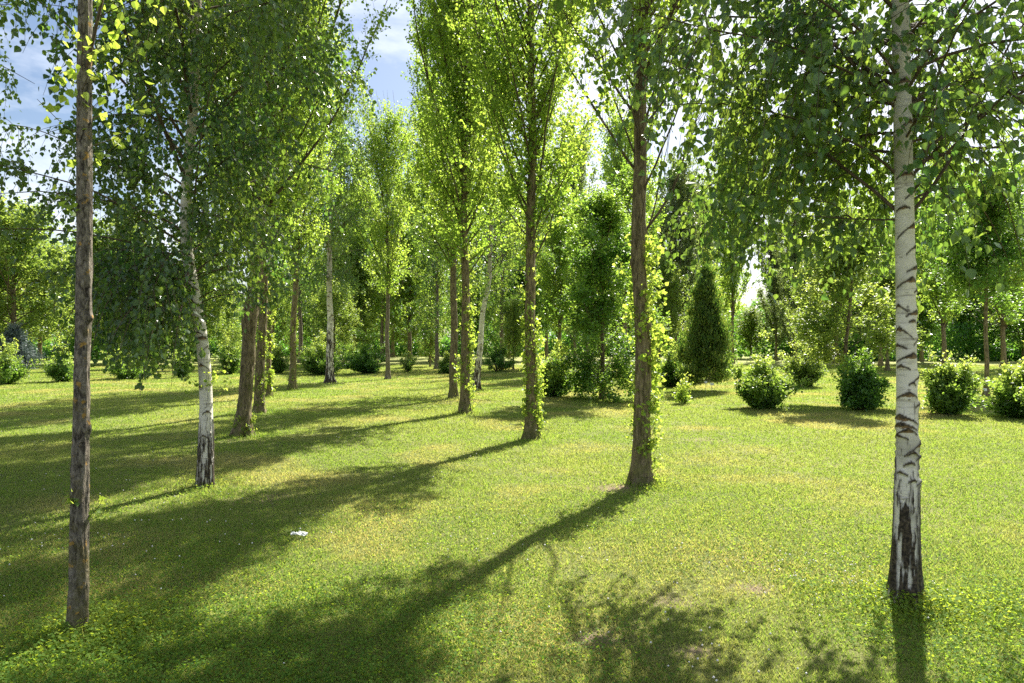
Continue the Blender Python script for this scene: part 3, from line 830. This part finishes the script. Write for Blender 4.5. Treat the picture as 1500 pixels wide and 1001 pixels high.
# ------------------------------------------------------------------ shrubs
def bush(name, label, px, py, wpx, ytop, seed, mat='shrub_leaf', leaf=.068, n=5200, cat='shrub', group=None, flat=1.0, top_light=.62, stems=46, loose=.5, cone=0.0, spray=None):
    rng = np.random.default_rng(seed)
    y = dist(py); p = spot(px, y)
    Rr = wpx*y/F/2; H = CAM_H - (ytop-HOR)*y/F
    t = thing(name, label, cat, (p[0], p[1], float(ground_h(p[0], p[1]))), group)
    ns = stems
    az = np.arange(ns)*2.39996 + rng.normal(size=ns)*.3
    q = (np.arange(ns)+.5)/ns                     # 0 low spreading .. 1 upright
    hh = H*(.10 + .90*q**.8)*(.75+.38*rng.random(ns))
    shape = np.interp(q, [0, .25, .6, .8, 1], [.5, .95, 1.0, .62, .15])*(.30+1.25*vnoise(np.cos(az)*1.7+seed, np.sin(az)*1.5, q*2.5, seed)) if cone == 0 else (1-q)**cone*(.8+.4*vnoise(np.cos(az)*3+seed, np.sin(az)*3, q*9, seed))
    azn = np.cos(az)*1.3+seed*3.1, np.sin(az)*1.3
    if not cone: hh = hh*(.72+.5*vnoise(azn[0], azn[1], 0, seed)) ; _l = rng.integers(0, ns, 7); hh[_l] *= 1.4
    rr = Rr*shape*(.8+.4*rng.random(ns))*(1+loose*1.5*(rng.random(ns)**2-.35))
    base = rng.normal(size=(ns, 3))*[.04, .04, 0]
    h0 = np.zeros(ns) if not cone else hh*.8
    P0 = base + np.stack([0*az, 0*az, h0*(.7 if not cone else 1)], -1)
    P2 = np.stack([np.cos(az)*rr, np.sin(az)*rr, hh], -1)
    P1 = (P0+P2)*.5 + np.stack([np.cos(az)*rr*.12, np.sin(az)*rr*.12, -.02*hh], -1)
    s = np.linspace(0, 1, 7)[None, :, None]
    limbs = (1-s)**2*P0[:, None] + 2*s*(1-s)*P1[:, None] + s*s*P2[:, None]
    limbs[:, :, 2] = np.maximum(limbs[:, :, 2], .02)
    W = Wood()
    W.tubes(limbs, np.full((ns, 1), .009*max(1, Rr))*np.linspace(1, .3, 7)[None], 4)
    kt = 13
    t_ = .18 + .82*rng.random((ns, kt))
    P, T = sample(limbs, t_)
    P, T = P.reshape(-1, 3), T.reshape(-1, 3)
    D = tri_scatter(rng, .6, T, .7, .2)
    ok = fbm(P[:, 0]*2.4/Rr**.5+seed, P[:, 1]*2.4/Rr**.5, P[:, 2]*2.4/Rr**.5, 23, 2) > (.43 if not cone else .36)
    P, T = P[ok], T[ok]; D = tri_scatter(rng, .6, T, .7, .2)
    tl = (.08 + .34*rng.random(len(P))**1.6)*(.5 + .55*Rr)
    tw = grow(rng, P, D, tl, 3, .2, .12, .1)
    W.tubes(tw, np.full((len(tw), 1), .003)*np.linspace(1, .5, 4)[None], 3)
    kl = max(3, int(n*1.7)//len(tw))
    Q, TQ = sample(tw, rng.random((len(tw), kl)))
    Q, TQ = Q.reshape(-1, 3), TQ.reshape(-1, 3)
    m = len(Q)
    Q = Q + rng.normal(size=(m, 3))*leaf*.7
    Q[:, 2] = np.maximum(Q[:, 2], .01)
    A = unit(rng.normal(size=(m, 3))*.8 + TQ*.6 + np.array([0, 0, -.1]))
    Nn = rng.normal(size=(m, 3))*.6 + np.array([0, 0, 1.0])
    S = leaf*(.6+.6*rng.random(m))
    wide = .7
    # young pale growth at the shoot tips on top
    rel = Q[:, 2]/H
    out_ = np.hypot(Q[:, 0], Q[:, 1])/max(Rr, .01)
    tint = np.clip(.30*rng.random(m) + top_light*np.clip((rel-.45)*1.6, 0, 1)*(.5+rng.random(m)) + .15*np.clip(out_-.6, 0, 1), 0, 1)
    if spray == 'thuja':
        A = unit(rng.normal(size=(m, 3))*.35 + np.array([0, 0, 1]) + TQ*.3); Nn = rng.normal(size=(m, 3)); wide = .38
        tint = np.clip(.9*(rng.random(m) > .7)*rng.random(m) + .35*(vnoise(Q[:, 0]*5, Q[:, 1]*5, Q[:, 2]*5, 7)-.3), 0, 1)
    if spray == 'spruce':
        A = unit(rng.normal(size=(m, 3))*.6 + TQ*.6); wide = .3
        tint = rng.random(m)
    link("branches", W.mesh("branches"), M['twig'], t)
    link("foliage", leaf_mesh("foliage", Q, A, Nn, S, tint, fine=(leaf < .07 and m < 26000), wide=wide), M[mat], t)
    return t

HG = "hornbeam shrubs dotted over the lawn"
bush("hornbeam_shrub", "leafy shrub at the lawn's far left edge, in front of the blue spruce", 10, 563, 56, 507, 51, group=HG)
bush("hornbeam_shrub", "pale-topped shrub seen just behind the slim lichen-covered trunk", 92, 559, 46, 512, 52, group=HG)
bush("hornbeam_shrub", "wide low shrub under the drooping birch twigs", 186, 555, 76, 516, 53, group=HG, n=8000)
bush("hornbeam_shrub", "small tiered shrub with pale shoots between the wide low shrub and the leaning birch", 266, 553, 30, 508, 54, group=HG, n=4000, loose=.5)
bush("hornbeam_shrub", "dark oval shrub between the leaning birch and the thick dark poplar", 336, 549, 34, 500, 55, group=HG, n=5000)
bush("hornbeam_shrub", "dark shrub half hidden right behind the thin leaf-wrapped poplar stem", 406, 548, 30, 506, 56, group=HG, n=4500)
bush("hornbeam_shrub", "big rounded shrub with yellowish top behind the black and white birch", 472, 549, 58, 500, 57, group=HG, n=11000, stems=60)
bush("hornbeam_shrub", "broad dark spreading shrub, between the black and white birch and the slender pale trunk", 537, 548, 52, 500, 58, group=HG, n=11000, stems=60, top_light=.45, mat='dark_leaf')
bush("hornbeam_shrub", "low dark shrub peeping out beside the plain brown poplar trunk", 655, 547, 26, 520, 59, group=HG, n=3500)
bush("hornbeam_shrub", "low feathery bush right of the slim leaning white birch", 727, 545, 34, 505, 60, group=HG, n=3500, loose=.6, mat='dark_leaf')
bush("sapling", "tiny pale green sapling right of the slender pale trunk", 596, 546, 20, 515, 61, n=1100, cat='sapling', stems=16, leaf=.07)
bush("hornbeam_shrub", "mid-green shrub at the foot of the tall dark hornbeam, just beside the second poplar", 812, 581, 50, 522, 62, group=HG, n=9000, stems=60)
bush("hornbeam_shrub", "yellowish leafy shrub between the nearest poplar and the cone-shaped thuja", 984, 567, 34, 512, 63, group=HG, n=6000)
bush("sapling", "tiny pale sapling on the lawn in front of the cone-shaped thuja", 1000, 591, 26, 556, 64, n=500, cat='sapling', stems=9, leaf=.06, mat='bright_leaf')
bush("hornbeam_shrub", "dark upright shrub with wide pale lower branches, right of the cone-shaped thuja", 1118, 598, 64, 522, 65, group=HG, n=9000, loose=.9, stems=50)
bush("hornbeam_shrub", "soft yellow-green shrub behind, between the upright dark shrub and the small maple", 1182, 566, 54, 508, 66, group=HG, n=8000, mat='maple_leaf', top_light=.9)
bush("hornbeam_shrub", "dark drooping shrub directly beneath the small maple's crown", 1262, 601, 56, 528, 67, group=HG, n=9000, mat='dark_leaf', top_light=.3, loose=.6)
bush("hornbeam_shrub", "rounded open shrub with pale leaves right of the scarred white birch", 1387, 608, 58, 530, 68, group=HG, n=9000, loose=.5)
bush("hornbeam_shrub", "shrub with pale arching shoots at the lawn's right-hand edge", 1503, 614, 72, 538, 69, group=HG, n=8000, loose=.7)
bush("hornbeam_shrub", "small reddish-tipped shrub behind the rounded open shrub", 1418, 570, 26, 540, 70, group=HG, n=2500)
bush("thuja", "dense dark green cone-shaped thuja with yellowish fringes", 1034, 573, 70, 405, 71, mat='thuja', leaf=.085, n=46000, cat='conifer', cone=.62, stems=330, spray='thuja', loose=.1)
bush("blue_spruce", "blue-grey spruce behind the leftmost leafy shrub", 22, 541, 64, 484, 72, mat='spruce', leaf=.16, n=9000, cat='conifer', cone=.9, stems=120, spray='spruce')
bush("columnar_shrub", "narrow yellow-green tree rising right behind the cone-shaped thuja", 1036, 556, 48, 372, 73, mat='maple_leaf', leaf=.10, n=11000, cat='tree', cone=.5, stems=170, top_light=.4)

# small maple and the dark hornbeam
p_ = spot(1236, dist(592))
tree("maple_tree", "small bushy maple with bright green crown and low branches, white tag at its foot", p_, 4.0, .75, 1.35, 'broad', .055, 81, 'bark', 'maple_leaf', nl=52, tw_gap=.09, leaf=.085,
     lf_gap=.03, rows=120, twig_len=1.25, tint_bias=.05, ctrl=((0, 0, 0), (1, .05, 0), (3, .2, 0)))
p_ = spot(882, dist(585))
tree("hornbeam_tree", "tall dark green hornbeam with tiered branches sweeping down to the grass", p_, 5.2, .2, 1.15, 'broad', .06, 82, 'bark', 'dark_leaf', nl=120, tw_gap=.08, leaf=.08,
     lf_gap=.03, rows=120, twig_len=1.3, tint_bias=.12, gapt=.52, gapf=2.2, lf_scale=.8, extra=[(np.array([0, 0, .25+.045*_i]), np.array([math.cos(_i*2.4), math.sin(_i*2.4), .25]), 1.05+.5*rx.random(), -.9) for _i in range(20)], env=lambda rel, az: (1.35-.55*rel)*(1.0 + .3*np.cos(az*3+rel*40)))
# the tree with the thin dark trunk and a white tag at the right
p_ = spot(1445, dist(581))
tree("young_lime_tree", "young tree with thin dark trunk and small white tag right of scarred birch", p_, 5.6, 1.9, 1.5, 'broad', .062, 83, 'bark', 'dark_leaf', nl=60, tw_gap=.10, leaf=.085, lf_gap=.04, rows=120, twig_len=1.3)
# ------------------------------------------------------------------ trees across the park: templates, then copies
def template(kind, seed, leafmat, H, hb, Rr, nl, leaf, lf, tw, label, px, y, bark='bark', name=None, **kw):
    base = spot(px, y)
    nm = name or {'poplar': 'poplar_tree', 'birch': 'birch_tree', 'broad': 'broadleaf_tree'}[kind]
    return tree(nm, label, base, H, hb, Rr, kind, .13, seed, bark, leafmat, nl=nl, tw_gap=tw, leaf=leaf, lf_gap=lf, fine=False, sides=12, rows=60, gapt=.34, lf_scale=1.9,
                group="trees across the far side of the park", lod_tubes=False, rough=.1, **kw)

far = {}
far['p1'] = template('poplar', 901, 'poplar_leaf', 12, 2.0, 1.6, 70, .12, .10, .22, "poplar with bright crown just right of and beyond the nearest poplar", 915, 34)
far['p2'] = template('poplar', 902, 'grey_leaf', 12, 1.0, 1.9, 75, .13, .09, .22, "dense greyish tapering tree rising behind the cone-shaped thuja", 990, 46)
far['b1'] = template('birch', 903, 'birch_leaf', 11, 2.3, 2.1, 60, .11, .12, .34, "drooping birch seen between the two close poplars and the straight poplar", 735, 38, bark='bark_smooth')
far['r1'] = template('broad', 904, 'maple_leaf', 6, 1.0, 2.3, 50, .13, .08, .22, "round green tree behind the big rounded shrub", 520, 40, twig_len=1.2)
far['r2'] = template('broad', 905, 'dark_leaf', 7, .7, 2.6, 60, .14, .08, .22, "dark bushy tree behind the low feathery bush", 770, 50, twig_len=1.2)
FG = "trees across the far side of the park"
rb = np.random.default_rng(77)
SPEC = [  # template, column, distance, apex row, width factor, label
 ('p1', 1073, 45, 195, .75, "very tall thin poplar on a long bare trunk right of the cone-shaped thuja"),
 ('p1', 1383, 37, 240, 1.0, "brown-trunked poplar seen just right of the scarred birch"),
 ('p1', 632, 48, 190, 1.0, "poplar filling the gap between the slender pale trunk and the close pair"),
 ('p1', 505, 44, 230, 1.0, "poplar showing right of the black and white birch's crown"),
 ('p2', 842, 40, 222, .7, "tall narrow dark poplar standing behind the tall dark hornbeam"),
 ('p2', 1137, 50, 340, .8, "greyish tree with dark trunk beyond the upright dark shrub"),
 ('p2', 1165, 44, 330, .8, "greyish leafy tree left of and beyond the small maple"),
 ('p2', 955, 58, 330, .7, "smaller greyish tree left of the dense tapering one"),
 ('p1', 1225, 46, 290, 1.0, "tree whose crown rises above the small maple"),
 ('p1', 1290, 40, 300, 1.0, "tree close behind the scarred birch, on its left side"),
 ('r2', 1340, 44, 400, .9, "low dark tree just right behind the scarred birch"),
 ('p1', 1470, 38, 260, 1.1, "tall tree behind the young tagged tree, at the lawn's right"),
 ('r2', 1420, 52, 405, 1.0, "dark tree between the brown-trunked poplar and the young tagged tree"),
 ('r2', 1500, 48, 400, 1.1, "dark tree at the far right-hand border of the park"),
 ('r1', 1185, 36, 410, .6, "small bright tree peeping out left of the small maple"),
 ('r1', 1100, 55, 462, .8, "low bright bushy tree under the open patch of sky right of the tall thin poplar"),
 ('b1', 560, 50, 260, .9, "birch beyond the slender pale-trunked tree"),
 ('b1', 800, 52, 240, .9, "birch beyond the straight shoot-covered poplar"),
 ('b1', 690, 60, 250, 1.0, "birch farthest beyond the close pair of poplars"),
 ('b1', 440, 46, 230, 1.0, "birch with hanging crown beyond the lone straight brown poplar"),
 ('r1', 630, 39, 462, .55, "small umbrella-shaped tree on a short dark stem, left of the plain brown poplar trunk"),
 ('r1', 752, 35, 455, .5, "small round tree on a short trunk left of the straight shoot-covered poplar"),
 ('r1', 600, 52, 400, .9, "bright tree behind the tiny pale green sapling"),
 ('r1', 575, 60, 380, 1.0, "bright round tree farthest behind the slender pale trunk"),
 ('r2', 460, 56, 380, .9, "dark round tree behind the big rounded shrub with yellowish top"),
 ('r1', 400, 50, 410, .8, "bright tree in the gap behind the two dark poplars"),
 ('r1', 335, 54, 440, .8, "low bright tree under the open sky right of the leaning birch"),
 ('r1', 58, 46, 380, 1.0, "round tree on a grey stem behind the leftmost leafy shrub"),
 ('r2', 120, 52, 370, 1.0, "darker tree just right of the slim lichen-covered trunk"),
 ('r1', 178, 36, 440, .7, "bright tree seen through the drooping birch twigs above the wide low shrub"),
 ('r1', 229, 44, 400, .8, "tree with a short reddish stem left of the small tiered shrub"),
 ('r1', 0, 40, 390, .9, "bright round tree at the far left border of the park"),
 ('r2', 285, 58, 400, .9, "dark tree directly behind the leaning birch's trunk"),
 ('p1', 860, 30, 345, .7, "bright young poplar behind the mid-green shrub and the tall dark hornbeam"),
 ('r2', 905, 46, 385, .8, "dark tree directly behind the nearest poplar's trunk"),
 ('r2', 690, 48, 410, .8, "dark tree behind the slim leaning white birch"),
 ('r1', 20, 38, 330, 1.1, "tree with pale crown behind the blue spruce at the left border"),
 ('r1', 180, 46, 350, 1.1, "tree low behind the hanging birch twigs, right of the slim trunk"),
 ('r1', 300, 50, 370, .9, "tree seen faintly behind the leaning birch's white trunk"),
]
SPEC += [
 ('p2', 1020, 52, 300, .9, "greyish tree just beyond the top of the cone-shaped thuja"),
 ('p1', 1050, 56, 370, 1.1, "low poplar between the thuja and the very tall thin poplar"),
 ('r2', 1210, 52, 390, 1.0, "dark tree far behind the small maple"),
 ('r2', 1160, 60, 400, 1.0, "dark low tree left of and far behind the small maple"),
 ('r1', 1300, 34, 400, .8, "bright low tree just left behind the scarred birch"),
 ('p2', 1260, 55, 330, 1.0, "greyish tree far beyond the small maple's right side"),
 ('p1', 1350, 48, 300, 1.0, "poplar right behind the scarred birch, farther than the brown-trunked one"),
 ('r1', 965, 42, 400, .8, "bright tree in the gap between the nearest poplar and the thuja"),
 ('p1', 820, 34, 290, 1.0, "bright poplar left of the tall dark hornbeam"),
 ('p2', 745, 56, 300, 1.0, "greyish tree beyond the small round tree on a short trunk"),
 ('p1', 600, 44, 300, 1.2, "loose poplar right of the slender pale-trunked tree"),
 ('b1', 640, 36, 300, 1.0, "birch left of and behind the close pair of poplars"),
 ('r1', 490, 34, 430, .7, "small bright tree behind the black and white birch's trunk"),
 ('p1', 535, 40, 290, 1.0, "poplar left of and behind the slender pale-trunked tree"),
]
TH = {'p1': 12, 'p2': 12, 'b1': 11, 'r1': 6, 'r2': 7}
for (tk, px, y, ytop, wf, lab) in SPEC:
    H = CAM_H - (ytop-HOR)*y/F
    p = spot(px, y)
    sz = H/TH[tk]
    sx = wf*(.5 + .5*sz) if tk[0] != 'r' else wf*(.3+.7*sz)
    copy_thing(far[tk], lab, (p[0], p[1], float(ground_h(*p[:2]))), rb.random()*6.28, (sx, sx, sz), FG)

# ------------------------------------------------------------------ far woodland that reads as one mass
def wood():
    rng = np.random.default_rng(55)
    n = 230000
    x = (rng.random(n)*2-1)*105; y = 66 + 30*rng.random(n)
    px = 750 + x/y*F
    top = 4.6 + 6.5*fbm(x*.16, y*.05, 0, 5, 4)
    low = np.maximum(np.exp(-((px-1105)/26)**2), .8*np.exp(-((px-345)/34)**2))
    top = top*(1-.62*low)
    z = rng.random(n)**.85*top
    hole = fbm(x*.45, y*.45, z*.45, 8, 3) > .42
    P = np.stack([x, y, z], -1)[hole]; n = len(P)
    P += unit(rng.normal(size=(n, 3)))*.4
    P[:, 2] = np.abs(P[:, 2])
    A = rng.normal(size=(n, 3)); Nn = rng.normal(size=(n, 3))*.7 + [0, -.2, .8]
    me = leaf_mesh("far_woodland", P, A, Nn, .36*(.6+.8*rng.random(n)), np.clip(fbm(P[:, 0]*.3, P[:, 1]*.1, P[:, 2]*.3, 6, 3)*1.3-.2+.2*rng.random(n), 0, 1), fine=False, wide=.8)
    o = link("far_woodland", me, M['dark_leaf']); o['kind'] = 'stuff'; o['label'] = "low wood closing the far side of the park"
    # dark undergrowth along its near edge
    n = 85000
    x = (rng.random(n)*2-1)*70; y = 62 + 3*rng.random(n)
    y = y - 13*np.clip((x-14)/10, 0, 1) - 10*np.clip((-x-22)/10, 0, 1)
    top = 6.5*fbm(x*.45, 0*x, 0, 51, 4)**1.6
    z = rng.random(n)*top
    A = rng.normal(size=(n, 3)); Nn = rng.normal(size=(n, 3))*.6 + [0, 0, .8]
    me = leaf_mesh("undergrowth", np.stack([x, y, z], -1), A, Nn, .24*(.6+.8*rng.random(n)), .1*rng.random(n), fine=False, wide=.8)
    o = link("undergrowth", me, M['dark_leaf']); o['kind'] = 'stuff'; o['label'] = "dark undergrowth along the edge of the far wood"
wood()

# ------------------------------------------------------------------ small things on the lawn
def box(v0, v1):
    x0, y0, z0 = v0; x1, y1, z1 = v1
    v = [(x0, y0, z0), (x1, y0, z0), (x1, y1, z0), (x0, y1, z0), (x0, y0, z1), (x1, y0, z1), (x1, y1, z1), (x0, y1, z1)]
    q = [(0, 3, 2, 1), (4, 5, 6, 7), (0, 1, 5, 4), (1, 2, 6, 5), (2, 3, 7, 6), (3, 0, 4, 7)]
    return np.array(v, float), np.array(q)
def tag(label, px, py, y, w=.09, h=.05, z=.3):
    x = (px-750)*y/F
    t = thing("plant_tag", label, "plant tag", (x, y, 0), "white plant tags")
    v, q = box((-.006, -.004, 0), (.006, .004, z)); link("stake", make_mesh("stake", v, quads=q), M['stake'], t)
    v, q = box((-w/2, -.009, z-h*.4), (w/2, -.004, z+h*.6)); v[:, 1] += (v[:, 2]-z)*.35
    link("plate", make_mesh("plate", v, quads=q), M['white'], t)
tag("small white tag on a stake at the foot of the cone-shaped thuja, left one", 1034, 560, 20.2, .08, .06, .32)
tag("small white tag on a stake at the foot of the cone-shaped thuja, right one", 1043, 565, 20.0, .10, .07, .28)
tag("small white tag on a stake by the small maple's trunk", 1233, 580, 16.4, .08, .05, .3)
tag("small white tag by the thin dark trunk of the young tree", 1443, 577, 18.6, .1, .06, .22)

def scrap():
    rng = np.random.default_rng(5)
    y = dist(791); x = spot(438, y)[0]
    n = 14
    u, v = np.meshgrid(np.linspace(-1, 1, n), np.linspace(-1, 1, n), indexing='ij')
    X = u*.055*(1+.25*vnoise(u*3+5, v*3, 0, 1)); Y = v*.03*(1+.5*vnoise(u*3, v*3+5, 0, 2))
    Z = .026*vnoise(u*2.2+3, v*2.2+3, 0, 3) + .018*vnoise(u*6+3, v*6+3, 0, 4) + .012
    P = np.stack([X, Y, Z], -1).reshape(-1, 3)
    i, j = np.meshgrid(np.arange(n-1), np.arange(n-1), indexing='ij')
    q = np.stack([i*n+j, (i+1)*n+j, (i+1)*n+j+1, i*n+j+1], -1).reshape(-1, 4)
    o = link("crumpled_scrap", make_mesh("crumpled_scrap", P, quads=q), M['white'])
    o.location = (x, y, float(ground_h(x, y)) + .01); o.rotation_euler = (0, 0, .2)
    o['label'] = "small crumpled white scrap lying alone on the sunlit grass"; o['category'] = "scrap"
scrap()

blades()
clover()
clover_flowers()
print("POLYS", sum(len(m.polygons) for m in bpy.data.meshes))
